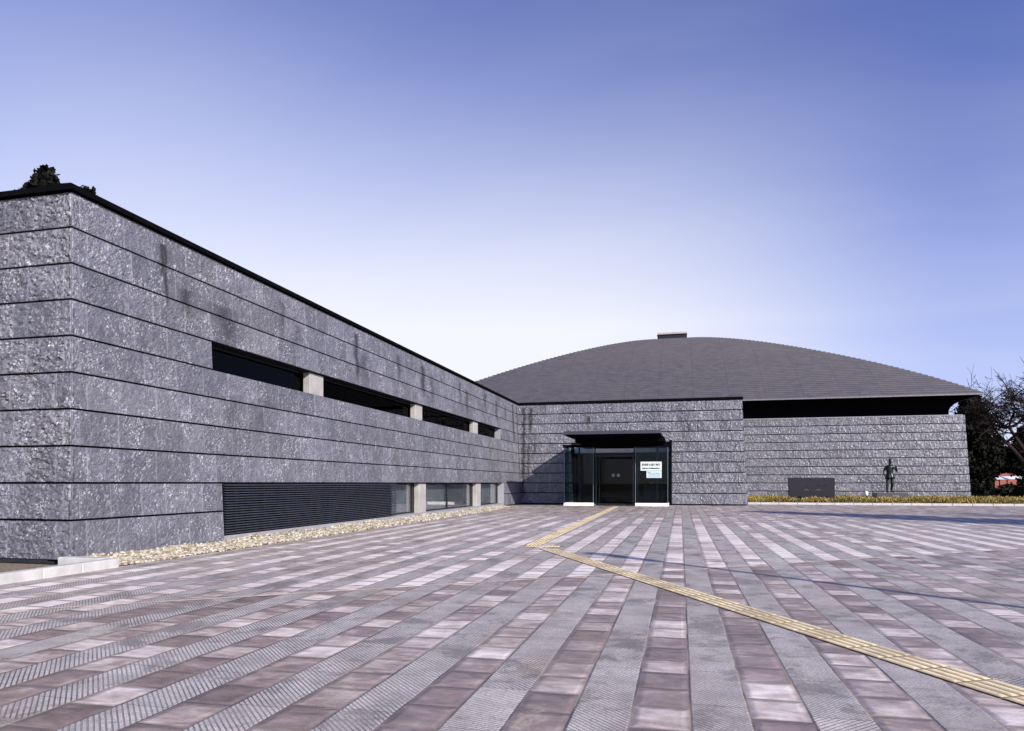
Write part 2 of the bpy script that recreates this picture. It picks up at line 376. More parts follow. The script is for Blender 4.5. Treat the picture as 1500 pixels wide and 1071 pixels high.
def facets(u, z, size, s):
    """chipped stone: every point takes the tilted plane of its nearest chip"""
    gx = u/size; gy = z/size*1.15; ix = np.floor(gx); iy = np.floor(gy)
    best = np.full(u.shape, 9.); h = np.zeros(u.shape); sec = np.full(u.shape, 9.); h2 = np.zeros(u.shape)
    for ox in (-1, 0, 1):
        for oy in (-1, 0, 1):
            cx = ix+ox; cy = iy+oy
            px = cx+.1+.8*hash2(cx, cy, s); py = cy+.1+.8*hash2(cx, cy, s+11)
            ddx = gx-px; ddy = gy-py; dd = ddx*ddx+ddy*ddy
            hv = hash2(cx, cy, s+23) + (hash2(cx, cy, s+31)-.5)*1.7*ddx + (hash2(cx, cy, s+47)-.5)*1.7*ddy
            closer = dd < best
            sec = np.where(closer, best, np.where(dd < sec, dd, sec)); h2 = np.where(closer, h, np.where(dd == sec, hv, h2))
            h = np.where(closer, hv, h); best = np.where(closer, dd, best)
    return h

def sst(x, a, b):
    q = np.clip((x-a)/(b-a), 0, 1); return q*q*(3-2*q)

def stone_wall(name, parent, P0, U, N, length, levels, holes=(), leans=(0, 0), res=lambda u: .03, seed=1, batter=.05,
               panel=(.55, 1.05), stains=(), amp=.05, margin=.014, ends=((.28, .14), (.28, .14)), JT=.031):
    """battered wall of pitch-faced courses. u runs along U, z is height, N outward. Each course is a row of blocks."""
    rng = np.random.default_rng(seed)
    V = []; F = []; tone = []; marg = []; stain = []
    P0 = np.array(P0, float); U = np.array(U, float); N = np.array(N, float); nb = 0
    def pos(u, z, dd):
        return P0[None, :] + u[:, None]*U + z[:, None]*np.array([0, 0, 1.]) + (dd - batter*z)[:, None]*N
    for ci in range(len(levels)-1):
        z0 = levels[ci]+JT/2; z1 = levels[ci+1]-JT/2
        segs = [(0., length, True, True)]
        for (h0, h1, k0, k1) in holes:
            if k0 <= ci < k1:
                ns = []
                for (a, b, e0, e1) in segs:
                    if h0 > a and h1 < b: ns += [(a, h0, e0, False), (h1, b, False, e1)]
                    else: ns.append((a, b, e0, e1))
                segs = ns
        for (a, b, e0, e1) in segs:
            cuts = [a]; u = a
            zm = (z0+z1)/2
            if e0 and ends[0]: u = a + ends[0][ci % 2] + leans[0]*zm; cuts.append(u)
            end = b - (ends[1][ci % 2] if (e1 and ends[1]) else 0) + leans[1]*zm
            while u < end-panel[0]*.6:
                u += rng.uniform(*panel); cuts.append(min(u, end))
            if cuts[-1] < end-1e-6: cuts[-1] = end
            if e1 and ends[1]: cuts.append(b)
            for q in range(len(cuts)-1):
                c0, c1 = cuts[q], cuts[q+1]
                if c1-c0 < .02: continue
                r = res((c0+c1)/2)
                nx = max(4, int((c1-c0)/r)); nz = max(5, int((z1-z0)/r))
                gu = np.concatenate([[0, .006/(c1-c0)], np.linspace(margin/(c1-c0), 1-margin/(c1-c0), nx), [1-.006/(c1-c0), 1]]) if c1-c0 > .08 else np.linspace(0, 1, 4)
                gz = np.concatenate([[0], np.linspace(.02, .98, nz), [1]])
                A, B = np.meshgrid(gu, gz)
                zz = z0 + B*(z1-z0)
                l0 = leans[0]*zz if c0 == 0 else 0; l1 = leans[1]*zz if c1 == length else 0
                uu = (c0+l0) + A*((c1+l1)-(c0+l0))
                eu = np.minimum(uu-(c0+l0), (c1+l1)-uu); ez = np.minimum(zz-z0, z1-zz)
                env = sst(np.minimum(eu, ez*1.6), .006, margin+.012)
                so = rng.uniform(0, 1000)
                f = .30*facets(uu+so, zz+so*.37, .15, seed+3) + .42*facets(uu+so, zz+so, .07, seed+7) + .22*facets(uu+so, zz-so, .038, seed+9)
                blow = rng.uniform(.6, 1.15)
                dd = env*amp*(f-.40)*blow + .03
                fu, fz = uu.ravel(), zz.ravel()
                V.append(pos(fu, fz, dd.ravel()))
                n0, n1 = A.shape
                idx = nb + np.arange(n0*n1).reshape(n0, n1)
                F.append(np.stack([idx[:-1, :-1], idx[:-1, 1:], idx[1:, 1:], idx[1:, :-1]], -1).reshape(-1, 4))
                tone.append(np.full(fu.size, rng.uniform(.80, 1.14)))
                marg.append((1-sst(eu, .004, .017)).ravel()*rng.uniform(.35, 1))
                sv = np.zeros(fu.size)
                for (su, zt, zb, w, k) in stains:
                    wob = .25*w*np.sin(fz*9+su*5)
                    sv = np.maximum(sv, k*np.exp(-((fu-su-wob)/w)**2)*sst(fz, zb-.25, zb+.3)*(1-sst(fz, zt-.05, zt+.05)))
                stain.append(sv)
                nb += fu.size
                # top, bottom and side returns to the backing
                for row in (idx[0, :], idx[-1, ::-1], idx[::-1, 0], idx[:, -1]):
                    loc = row-(nb-fu.size)
                    bk = pos(fu[loc], fz[loc], np.full(len(loc), -.02))
                    V.append(bk); ii = nb+np.arange(len(loc)); nb += len(loc)
                    F.append(np.stack([ii[:-1], ii[1:], row[1:], row[:-1]], -1))
                    tone.append(np.full(len(loc), .55)); marg.append(np.zeros(len(loc))); stain.append(np.zeros(len(loc)))
    V = np.concatenate(V); F = np.concatenate(F)
    if np.cross(U, [0, 0, 1.]).dot(N) < 0: F = F[:, ::-1]
    me = bpy.data.meshes.new(name)
    me.vertices.add(len(V)); me.vertices.foreach_set('co', V.ravel())
    me.loops.add(F.size); me.loops.foreach_set('vertex_index', F.ravel().astype(np.int32))
    me.polygons.add(len(F)); me.polygons.foreach_set('loop_start', np.arange(0, F.size, 4, dtype=np.int32)); me.polygons.foreach_set('loop_total', np.full(len(F), 4, dtype=np.int32))
    for k, arr in (('tone', tone), ('margin', marg), ('stain', stain)):
        at = me.attributes.new(k, 'FLOAT', 'POINT'); at.data.foreach_set('value', np.concatenate(arr).astype(np.float32))
    me.polygons.foreach_set('use_smooth', np.zeros(len(F), dtype=bool))
    me.update(); me.validate()
    return link_mesh(name, me, MG, parent, True)

BAT = .05; CH = .555
LEV = [.05] + [.645+CH*k for k in range(10)]            # ten courses, top 5.64
ZT = LEV[-1]
FX, FY = -8.75, 8.42                                     # front corner of the wing
IY = 38.3                                                # entrance wall plane
def slab(mb, x0, x1, y0, y1, z0, z1, lx0=0, lx1=0, ly0=0, ly1=0):
    """box whose vertical faces lean with height"""
    def ring(z): return [(x0+lx0*z, y0+ly0*z, z), (x1+lx1*z, y0+ly0*z, z), (x1+lx1*z, y1+ly1*z, z), (x0+lx0*z, y1+ly1*z, z)]
    mb.hexa(ring(z0), ring(z1))

# ================================================================== ground
def sheet(name, pts, z, mat):
    mb = MB(); mb.add([(x, y, z) for x, y in pts], [tuple(range(len(pts)))]); o = mb.build(name, mat); o['kind'] = 'structure'; return o
sheet('ground', [(-900, -900), (900, -900), (900, 900), (-900, 900)], -.03, MGRND)
sheet('paving', [(-7.78, -40), (60, -40), (60, 41.0), (3.30, 41.0), (3.30, 38.32), (-.52, 38.32), (-.52, 38.5), (-5.8, 38.5), (-5.8, 38.32), (-8.9, 38.32), (-8.9, 33.4), (-8.2, 33.4), (-7.82, 27.0)], 0, MPAV)
sheet('soil_bed', [(-30, -20), (-7.9, -20), (-7.9, 8.35), (-30, 8.35)], -.01, MSOIL)
sheet('gravel_bed', [(-8.95, 8.3), (-7.76, 8.3), (-7.79, 27.0), (-8.18, 33.5), (-8.95, 33.5)], -.006, MSOIL)
# thin sealant line across the square
def strip(name, a, b, w, z, mat, kind='structure', th=.006):
    a = Vector((*a, 0)); b = Vector((*b, 0)); n = (b-a).normalized(); p = Vector((-n.y, n.x, 0))*w/2
    mb = MB(); k = 24
    vs = []; fs = []
    for i in range(k+1):
        q = a+(b-a)*i/k + p.normalized()*random.uniform(-.012, .012)
        vs += [(*(q+p).xy, z), (*(q-p).xy, z)]
    for i in range(k): fs.append((2*i, 2*i+1, 2*i+3, 2*i+2))
    mb.add(vs, fs); o = mb.build(name, mat); o['kind'] = kind; return o
strip('expansion_joint', (-7.7, 4.02), (-.66, 9.28), .046, .004, MJL)
strip('expansion_joint', (-.10, 9.72), (14, 20.7), .046, .004, MJL)

# left kerb: stones along the bed, turning to the wall at the corner
kb = MB(); y = 8.30
for k in range(14):
    L = random.uniform(.58, .64); kb.cbox(-7.93, -7.78, y-L+.006, y-.006, -.05, .125, .012); y -= L
kb.cbox(-8.66, -7.945, 8.10, 8.30, -.05, .138, .012)
kb.build('kerb', MKERB)['kind'] = 'structure'
pl = MB(); pl.box(-30, -9.25, 8.60, 9.1, -.1, .06); pl_o = pl
# right kerb in front of the planting bed
kb = MB(); x = 3.40
while x < 42:
    L = random.uniform(.93, .97); kb.cbox(x+.008, x+L-.008, 41.0, 41.16, -.05, .115, .012); x += L
kb.build('kerb', MKERB)['kind'] = 'structure'
sheet('soil_bed', [(3.3, 41.16), (42, 41.16), (60, 52), (60, 60), (3.3, 60)], .02, MSOIL)

# tactile guide path: bars toward the road, studs at the turn, bars to the door
tb = MB(); tp = MB()
def tiles(p, d, n, w=.3, off=0):
    p = Vector((*p, 0)); d = Vector((*d, 0)).normalized(); s = Vector((-d.y, d.x, 0))
    for i in range(n):
        c = p + d*(w*(i+.5))
        h = w/2-.003
        tp.add([c+d*(-h)+s*(-h)+Vector((0,0,.008)), c+d*h+s*(-h)+Vector((0,0,.008)), c+d*h+s*h+Vector((0,0,.008)), c+d*(-h)+s*h+Vector((0,0,.008))], [(0,1,2,3)])
        for k in range(4):
            o = s*((k-1.5)*.075); a = c+o-d*.143; b = c+o+d*.143; q = s*.0235; r = s*.016; z0 = Vector((0,0,.008)); z1 = Vector((0,0,.0125))
            vs = [a-q+z0, b-q+z0, b+q+z0, a+q+z0, a-r+d*.03+z1, b-r-d*.03+z1, b+r-d*.03+z1, a+r+d*.03+z1]
            tb.add(vs, [(4,5,6,7),(0,1,5,4),(1,2,6,5),(2,3,7,6),(3,0,4,7)])
def studs(cx, cy, d, w=.3):
    d = Vector((*d, 0)).normalized(); s = Vector((-d.y, d.x, 0)); c = Vector((cx, cy, 0)); h = w/2-.003; z = Vector((0,0,.008))
    tp.add([c-d*h-s*h+z, c+d*h-s*h+z, c+d*h+s*h+z, c-d*h+s*h+z], [(0,1,2,3)])
    for a in range(5):
        for b in range(5):
            q = c+d*((a-2)*.058)+s*((b-2)*.058)
            tb.lathe((q.x, q.y, .008), [(.018, 0), (.014, .004), (.008, .0055)], 8)
tiles((-2.36, 12.40), (.469, -.883), 44)
nd = Vector((-.42, 22.6)).normalized()
tiles((-2.75, 12.98), nd, 74)
for k in range(2): studs(-2.70+.3*k+(.06 if k else 0), 12.80-.0*k, nd)
tb.build('tactile_path', MTACT)['kind'] = 'structure'; tp.build('tactile_path_base', MTACTG)['kind'] = 'structure'

# pebbles beside the wing
pts = []
g = MB(); tone = []
ICO = [(0,0,1)]+[(.894*math.cos(a), .894*math.sin(a), .447) for a in np.arange(5)*2*math.pi/5]+[(.894*math.cos(a), .894*math.sin(a), -.447) for a in (np.arange(5)+.5)*2*math.pi/5]+[(0,0,-1)]
ICF = [(0,i+1,(i+1)%5+1) for i in range(5)]+[(i+1,i+6,(i+1)%5+1) for i in range(5)]+[((i+1)%5+1,i+6,(i+1)%5+6) for i in range(5)]+[(11,(i+1)%5+6,i+6) for i in range(5)]
def pebble(x, y, z, r):
    m = Matrix.Rotation(random.uniform(0, 6.3), 3, 'Z') @ Matrix.Rotation(random.uniform(-.5, .5), 3, 'X')
    sc = Vector((r*random.uniform(.85, 1.35), r*random.uniform(.75, 1.1), r*random.uniform(.55, .85)))
    vs = []
    for p in ICO:
        k = random.uniform(.86, 1.12); q = m @ Vector((p[0]*sc.x*k, p[1]*sc.y*k, p[2]*sc.z*k)); vs.append((x+q.x, y+q.y, z+q.z))
    g.add(vs, ICF); tone.extend([random.random()]*12)
y = 8.34
n = 0
while y < 33.4:
    edge = -7.80 if y < 27 else -7.80-.42*(y-27)/6.4
    wdt = edge+8.80
    dens = 620 if y < 16 else 330 if y < 24 else 190
    dy = .05
    for _ in range(int(dens*wdt*dy*1.0+random.random())):
        u = random.random(); xx = -8.80+u*wdt
        rr = random.uniform(.016, .038) if y < 16 else random.uniform(.028, .05)
        heap = .07*(1-u)**1.2 + .035*math.sin(y*2.3)*math.sin(y*.9+u*3)*(1-u)
        pebble(xx, y+random.uniform(0, dy), max(.0, heap)*random.uniform(.5, 1)+rr*.35+.01, rr); n += 1
    if random.random() < .12: pebble(edge+random.uniform(0, .12), y, .015, .02)
    y += dy
g.a['tone'] = tone
tag(g.build('gravel', MPEB), 'strip of cream pebbles along the foot of the long stone wing', 'gravel', kind='stuff')

# ================================================================== museum wing
wing = empty('museum_wing', (FX, FY, 0), 'long low grey rock-faced stone wing with slit windows running back from the left foreground', 'building')
def wing_res(u): return .024 if u < 7 else .036 if u < 13 else .06
ST = [(2.18, 5.45, 5.02, .07, 2.6), (2.22, 5.0, 4.4, .04, 1.2), (2.75, 4.8, 4.3, .16, .9), (3.9, 4.75, 4.0, .38, .75), (4.4, 5.3, 4.9, .1, .5), (6.0, 5.4, 4.7, .09, .7), (6.6, 5.0, 4.4, .2, .5),
      (9.75, 5.45, 4.2, .13, 1.2), (10.2, 4.9, 4.0, .3, .6), (12.8, 5.4, 4.6, .14, .9), (15.0, 5.4, 4.4, .2, 1.2), (15.9, 5.2, 4.3, .18, .8), (19.3, 5.4, 4.6, .18, .9), (20.2, 5.2, 4.2, .2, .9),
      (23.2, 5.4, 4.6, .22, .8), (25.2, 5.3, 4.3, .2, .9), (27.0, 5.3, 4.5, .2, .6), (28.7, 5.5, 3.4, .13, 1.4), (29.7, 5.5, .3, .12, 1.0), (5.2, 3.0, 2.1, .35, .35), (4.0, 3.0, 2.3, .2, .4)]
stone_wall('stone_facade', wing, (FX, FY-.03, 0), (0,1,0), (1,0,0), IY-FY+.2, LEV, [(3.40, 25.9, 6, 7), (3.53, 25.9, 0, 2)], (BAT, 0), wing_res, 11, stains=ST, amp=.032)
stone_wall('stone_end_wall', wing, (FX+.03, FY, 0), (-1,0,0), (0,-1,0), 5.2, LEV, (), (BAT, 0), lambda u: .024 if u < 2 else .06, 23, stains=[(2.2, 5.4, 4.4, .2, .6)], amp=.060)
bk = MB()
x0, x1 = FX-.45, FX-.022
for (z0, z1, spans) in ((.03, 1.2, ((FY+.02, 11.95), (34.3, IY+.1))), (1.2, 3.42, ((FY+.02, IY+.1),)), (3.42, 3.975, ((FY+.02, 11.82), (34.3, IY+.1))), (3.975, 5.62, ((FY+.02, IY+.1),))):
    for a, b in spans: slab(bk, x0, x1, a, b, z0, z1, -BAT, -BAT, BAT if a < 9 else 0, 0)
slab(bk, -30, FX-.47, FY+.02, FY+.4, .05, 5.62, 0, -BAT, BAT, BAT)
bk.build_each('backing_wall', MJOINT, wing)
b = MB(); b.box(-30, -9.95, 9.2, 47, 0, 5.2); b.build('inner_core', MROOM, wing); b = MB(); b.box(-30, FX-.75, 8.95, 47, 5.45, 5.60); b.build('roof', MROOM, wing)
pl_o.build('plinth', MCONC, wing)
cp = MB(); xo = FX-.28+.03+.07; yo = FY+.28-.03-.07
def cop(mb, pts2, z0, z1): pass
# coping with a sloping top: outer drip edge lower than the back
cp.hexa([(xo-.55, yo, z1_) for z1_ in ()] or [(xo-.5, yo, ZT+.005), (xo, yo, ZT+.005), (xo, IY+.16, ZT+.005), (xo-.5, IY+.16, ZT+.005)], [(xo-.5, yo+.02, ZT+.125), (xo-.03, yo+.02, ZT+.105), (xo-.03, IY+.16, ZT+.105), (xo-.5, IY+.16, ZT+.125)])
cp.hexa([(-30, yo, ZT+.005), (xo-.502, yo, ZT+.005), (xo-.502, yo+.5, ZT+.005), (-30, yo+.5, ZT+.005)], [(-30, yo+.03, ZT+.105), (xo-.502, yo+.03, ZT+.105), (xo-.502, yo+.5, ZT+.125), (-30, yo+.5, ZT+.125)])
cp.build_each('coping', MBLACK, wing)
s = MB(); s.box(FX-.6, FX+.005, 11.96, 34.28, -.02, .155); s.build('sill', MSILL, wing)
j = MB(); j.box(FX-.6, FX-.005, 34.262, 34.298, .156, 1.198); slab(j, FX-.45, FX-.005, 34.262, 34.298, 3.422, 3.972, -BAT, -BAT); j.build_each('jamb', MSILL, wing)
for cy in (16.02, 23.12, 30.14):
    c = MB(); c.cbox(FX-.325, FX-.13, cy-.34, cy+.34, .156, 1.19, .012); c.build('column', MCONC, wing); c = MB(); c.cbox(FX-.465, FX-.27, cy-.34, cy+.34, 3.30, 3.97, .012)
    c.build('column', MCONC, wing)
# windows of the lower strip
for a, b in ((20.35, 22.77), (23.47, 29.79), (30.49, 34.25)):
    f = MB(); gx = FX-.36
    f.box(gx-.03, gx+.03, a, b, .16, .20); f.box(gx-.03, gx+.03, a, b, 1.14, 1.185)
    for yy in (a, b-.14): f.box(gx-.032, gx+.032, yy, yy+(.05 if yy == a else .14), .2, 1.14)
    if b-a > 5: f.box(gx-.03, gx+.03, a+2.9, a+2.95, .2, 1.14)
    fr = f.build('window', MFRAME, wing)
    p = MB(); p.box(gx-.006, gx+.006, a+.05, b-.14, .2, 1.14); po = p.build('pane', MGLASSW, fr, world=False)
    cu = MB(); n = int((b-a)/.09)
    for q in range(n):
        yy = a+.05+q*.09; w = .09 if not (b-a > 5 and q > n*.48 and q < n*.92) else .05
        cu.box(gx-.10-.008*math.sin(q*1.9), gx-.095-.008*math.sin(q*1.9), yy, yy+w-.004, .2, 1.14)
    cu.build('blind', MCURT, fr, world=False)
f = MB(); f.box(FX-.10, FX-.08, 11.97, 20.3, .16, 1.195); dark_board = f.build('window', MROOM, wing)  # plain dark board added behind the louver to keep it dark, no glazing
# upper slit
f = MB(); gx = FX-.50
f.box(gx-.03, gx+.03, 11.8, 34.26, 3.42, 3.47); f.box(gx-.03, gx+.03, 11.8, 34.26, 3.93, 3.97)
fr = f.build('window', MFRAME, wing)
p = MB(); p.box(gx-.006, gx+.006, 11.8, 34.26, 3.47, 3.93); p.build('pane', MGLASSD, fr, world=False)
# ventilation louver
lv = MB()
for k in range(20):
    z = .185+k*.0505
    lv.hexa([(FX-.03, 11.97, z+.012), (FX+.028, 11.97, z), (FX+.028, 20.45, z), (FX-.03, 20.45, z+.012)], [(FX-.03, 11.97, z+.030), (FX+.028, 11.97, z+.018), (FX+.028, 20.45, z+.018), (FX-.03, 20.45, z+.030)])
lo = lv.build('louver', MLOUV, wing)
lp = MB()
for yy in np.arange(12.4, 20.5, .97): lp.box(FX-.075, FX-.035, yy-.02, yy+.02, .16, 1.18)
lp.build_each('support', MFRAME, lo, world=False)

# ================================================================== entrance hall
hall = empty('entrance_hall', (-2.7, IY, 0), 'low grey stone entrance block between the long wing and the domed hall', 'building')
EX0, EX1 = -9.0, 3.41
STE = [(.33, 5.5, .3, .10, 1.3), (.72, 5.45, 4.1, .10, 1.5), (.95, 3.4, 2.6, .09, 1.0), (.62, 3.3, 1.4, .08, .9), (4.05, 4.9, 4.45, .13, 1.2), (9.05, 5.5, 4.4, .25, .6), (9.3, 5.2, 3.4, .25, .45), (7.6, 5.5, 4.7, .3, .3)]
stone_wall('stone_front_wall', hall, (EX0, IY, 0), (1,0,0), (0,-1,0), EX1-EX0, LEV, [(3.2, 8.54, 0, 6)], (0, -BAT), lambda u: .055, 41, stains=STE, amp=.055, JT=.048)
stone_wall('stone_side_wall', hall, (EX1, IY-.03, 0), (0,1,0), (1,0,0), 12.3, LEV, (), (BAT, 0), lambda u: .12, 43)
bk = MB(); y0, y1 = IY+.022, IY+.4
slab(bk, EX0, -5.8, y0, y1, .03, 3.42, 0, 0, BAT, BAT); slab(bk, -.46, EX1-.02, y0, y1, .03, 3.42, 0, -BAT, BAT, BAT); slab(bk, EX0, EX1-.02, y0, y1, 3.42, 5.62, 0, -BAT, BAT, BAT)
slab(bk, EX1-.4, EX1-.025, y1+.17, 50.4, .03, 5.62, -BAT, -BAT, BAT, 0)
bk.build_each('backing_wall', MJOINT, hall)
b = MB(); b.box(-8.9, EX1-.6, 38.9, 50.3, 5.40, 5.60); b.build('roof', MROOM, hall)
c = MB(); yo = IY+.28-.03-.08; xe = EX1-.28+.03+.06
c.hexa([(FX-.6, yo, ZT+.005), (xe, yo, ZT+.005), (xe, yo+.45, ZT+.005), (FX-.6, yo+.45, ZT+.005)], [(FX-.6, yo+.03, ZT+.13), (xe-.02, yo+.03, ZT+.13), (xe-.02, yo+.45, ZT+.15), (FX-.6, yo+.45, ZT+.15)])
c.hexa([(xe-.45, yo+.452, ZT+.005), (xe, yo+.452, ZT+.005), (xe, 50.5, ZT+.005), (xe-.45, 50.5, ZT+.005)], [(xe-.45, yo+.452, ZT+.15), (xe-.02, yo+.452, ZT+.13), (xe-.02, 50.5, ZT+.13), (xe-.45, 50.5, ZT+.15)])
c.build_each('coping', MBLACK, hall)
v = MB()                                                   # dark vestibule shell behind the porch
v.box(-5.95, -5.8, 38.75, 47, 0, 3.4); v.box(-.46, -.3, 38.75, 47, 0, 3.4); v.box(-5.95, -.3, 47, 47.2, 0, 3.6); v.box(-5.95, -.3, 38.75, 47.2, 3.4, 3.55)
v.build_each('vestibule_wall', MROOM, hall)
fl = MB(); fl.box(-5.8, -.46, 38.5, 47, -.05, .012); fl.build('floor', MINFLOOR, hall)
tr = MB(); tr.box(-5.78, -.48, 38.62, 38.66, 2.86, 3.28); tr.build('transom', MCURT, hall)
df = MB()
for xx in (-5.78, -4.42, -2.32, -.54): df.box(xx, xx+.06, 38.56, 38.64, .012, 2.80)
df.box(-5.78, -.48, 38.55, 38.65, 2.80, 2.858); df.box(-5.78, -.48, 38.55, 38.65, 3.282, 3.42)
dr = df.build('inner_door', MFRAME, hall)
p = MB()
for a, b2 in ((-5.72, -4.42), (-4.36, -2.32), (-2.26, -.54)): p.box(a, b2, 38.595, 38.605, .012, 2.80)
p.build('pane', MGLASS, dr, world=False)
st = MB()
for xx in (-3.62, -3.34): st = MB(); st.tube([(xx, 38.59, 1.62), (xx, 38.585, 1.62)], .095, 16); st.build('round_sticker', MSTEEL, dr, world=False)
st_done = 0
dk = MB(); dk.box(-2.0, -.9, 40.2, 40.7, 0, 1.0); dk.box(-2.05, -.85, 40.15, 40.75, 1.0, 1.05); dk.build('reception_counter', MSILL, hall)
lf = MB(); lf.box(-1.75, -1.5, 40.3, 40.5, 1.15, 1.24); lf.box(-1.3, -1.0, 40.3, 40.5, 1.35, 1.42); lf.build_each('leaflet_holder', MPAPER, hall)
rv = MB(); rv.box(-.50, -.455, 37.95, 38.9, 0, 3.5); rv.box(-.60, -.502, 37.95, 38.20, .0, 3.5); rv.build_each('reveal_panel', MBLACK, hall)

# ================================================================== glass porch
porch = empty('glass_porch', (-3.3, 36.6, 0), 'glass entrance porch under a flat dark canopy at the stone entrance block', 'porch')
PX0, PX1, PY = -6.02, -.64, 36.6
b = MB(); b.cbox(PX0-.04, -4.46, PY-.05, PY+.12, -.02, .155, .01); b.build('base', MWHITE, porch)
b = MB(); b.cbox(-2.30, PX1+.04, PY-.05, PY+.12, -.02, .155, .01); b.build('base', MWHITE, porch)
b = MB(); b.cbox(PX1-.08, PX1+.04, PY+.122, 38.2, -.02, .155, .01); b.build('base', MWHITE, porch)
b = MB(); b.cbox(PX0-.04, PX0+.08, PY+.122, 38.2, -.02, .155, .01); b.build('base', MWHITE, porch)
b = MB(); b.box(-4.455, -2.305, PY-.03, PY+.3, -.02, .02); b.box(-4.40, -2.36, PY+.4, PY+.44, .0, .10); b.build('threshold', MFRAME, porch)
for (a, c2) in ((PX0, -4.48), (-2.28, PX1)):
    p = MB(); p.box(a+.012, c2-.012, PY-.006, PY+.006, .155, 3.10); po = p.build('pane', MGLASS, porch)
    e = MB(); e.box(a-.012, a+.010, PY-.012, PY+.012, .155, 3.08); e.build('glass_edge', MTEAL, po, world=False); e = MB(); e.box(c2-.010, c2+.012, PY-.012, PY+.012, .155, 3.08); e.build('glass_edge', MTEAL, po, world=False)
for xx in (PX0, PX1):
    p = MB(); p.box(xx-.006, xx+.006, PY+.02, 38.2, .155, 3.10); p.build('pane', MGLASS, porch)
po = MB()
po.box(-5.30, -5.22, PY+.25, PY+.33, .0, 3.1); po.box(-1.22, -1.12, PY+.10, PY+.20, .0, 3.1); po.box(-4.42, -4.36, PY+.02, PY+.1, 2.6, 3.1); po.box(-2.38, -2.32, PY+.02, PY+.1, 2.6, 3.1)
po.build_each('post', MFRAME, porch)
d2 = MB(); d2.box(-4.36, -4.32, PY+.05, PY+.09, .02, 2.6); d2.box(-2.42, -2.38, PY+.05, PY+.09, .02, 2.6); d2.box(-4.36, -2.38, PY+.04, PY+.1, 2.6, 2.68); d2.build('door_frame', MFRAME, porch)
b = MB(); b.box(PX0-.08, PX1+.08, PY-.10, PY-.02, 3.08, 3.22); b.build('head_rail', MBLACK, porch)
for xx in (PX0-.04, PX1+.04):
    b = MB(); b.box(xx-.035, xx+.035, PY-.018, 38.2, 3.10, 3.22); b.build('side_rail', MBLACK, porch)
b = MB(); b.box(PX0, -5.12, PY-.018, 38.2, 3.15, 3.165); b.build('roof_pane', MGLASS, porch)
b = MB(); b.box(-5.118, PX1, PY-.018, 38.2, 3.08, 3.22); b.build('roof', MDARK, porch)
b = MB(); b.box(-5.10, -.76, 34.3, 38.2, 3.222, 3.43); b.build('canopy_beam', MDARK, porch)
b = MB(); b.hexa([(-5.32, 31.8, 3.44), (-.83, 31.8, 3.44), (-.76, 38.2, 3.44), (-5.32, 38.2, 3.44)], [(-5.24, 31.83, 3.59), (-.90, 31.83, 3.59), (-.84, 38.2, 3.59), (-5.12, 38.2, 3.50)]); b.build('canopy', pmat('dark_violet_canopy_metal', (.04, .038, .055), .5, .2), porch)
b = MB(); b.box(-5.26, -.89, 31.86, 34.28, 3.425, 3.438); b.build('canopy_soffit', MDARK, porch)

# paper notices on the porch glass
def text_obj(name, body, size, mat, parent, loc, depth=.002, width=None, bold=0):
    cu = bpy.data.curves.new(name, 'FONT'); cu.body = body; cu.size = size; cu.extrude = depth; cu.align_x = 'CENTER'; cu.align_y = 'CENTER'; cu.offset = bold
    o = bpy.data.objects.new(name, cu); COL.objects.link(o)
    dg = bpy.context.evaluated_depsgraph_get(); me = bpy.data.meshes.new_from_object(o.evaluated_get(dg)); bpy.data.objects.remove(o)
    xs = [v.co.x for v in me.vertices] or [0, 1]; w = max(xs)-min(xs); sc = (width/w) if width else 1
    M = Matrix.Translation(loc) @ Matrix.Rotation(R(90), 4, 'X') @ Matrix.Diagonal((sc, 1, 1, 1)) @ Matrix.Translation((-(max(xs)+min(xs))/2, 0, 0))
    me.transform(M)
    return link_mesh(name, me, mat, parent, True)
def dashes(name, mat, parent, x0, x1, z, h, y, n, fill=.75):
    mb = MB(); w = (x1-x0)/n
    for i in range(n):
        mb.box(x0+i*w, x0+(i+random.uniform(fill-.1, fill+.15))*w, y, y+.003, z-h/2*random.uniform(.7, 1), z+h/2*random.uniform(.7, 1))
    return mb.build(name, mat, parent)
NY = PY-.014
n1 = empty('notice', (-1.47, NY, 2.02), 'larger white notice with bold black title taped to the right porch glass', 'notice')
b = MB(); b.box(-2.02, -.95, NY, NY+.006, 1.84, 2.30); b.build('paper', MPAPER, n1)
text_obj('title', '那須野が原博物館', .14, MINK, n1, (-1.485, NY-.003, 2.13), width=.94, bold=.003)
dashes('small_print', MINK, n1, -1.94, -1.03, 1.955, .075, NY-.004, 14, .8)
n2 = empty('notice', (-1.3, NY, 1.6), 'smaller pale blue notice with faint print just below the bold titled notice', 'notice')
b = MB(); b.box(-1.72, -.95, NY, NY+.006, 1.46, 1.825); b.build('paper', MPAPER2, n2)
dashes('red_print', MREDINK, n2, -1.66, -1.52, 1.75, .06, NY-.004, 2)
for zz in (1.69, 1.62, 1.55): dashes('small_print', MGRAYINK, n2, -1.62, -1.02, zz, .03, NY-.004, 9)

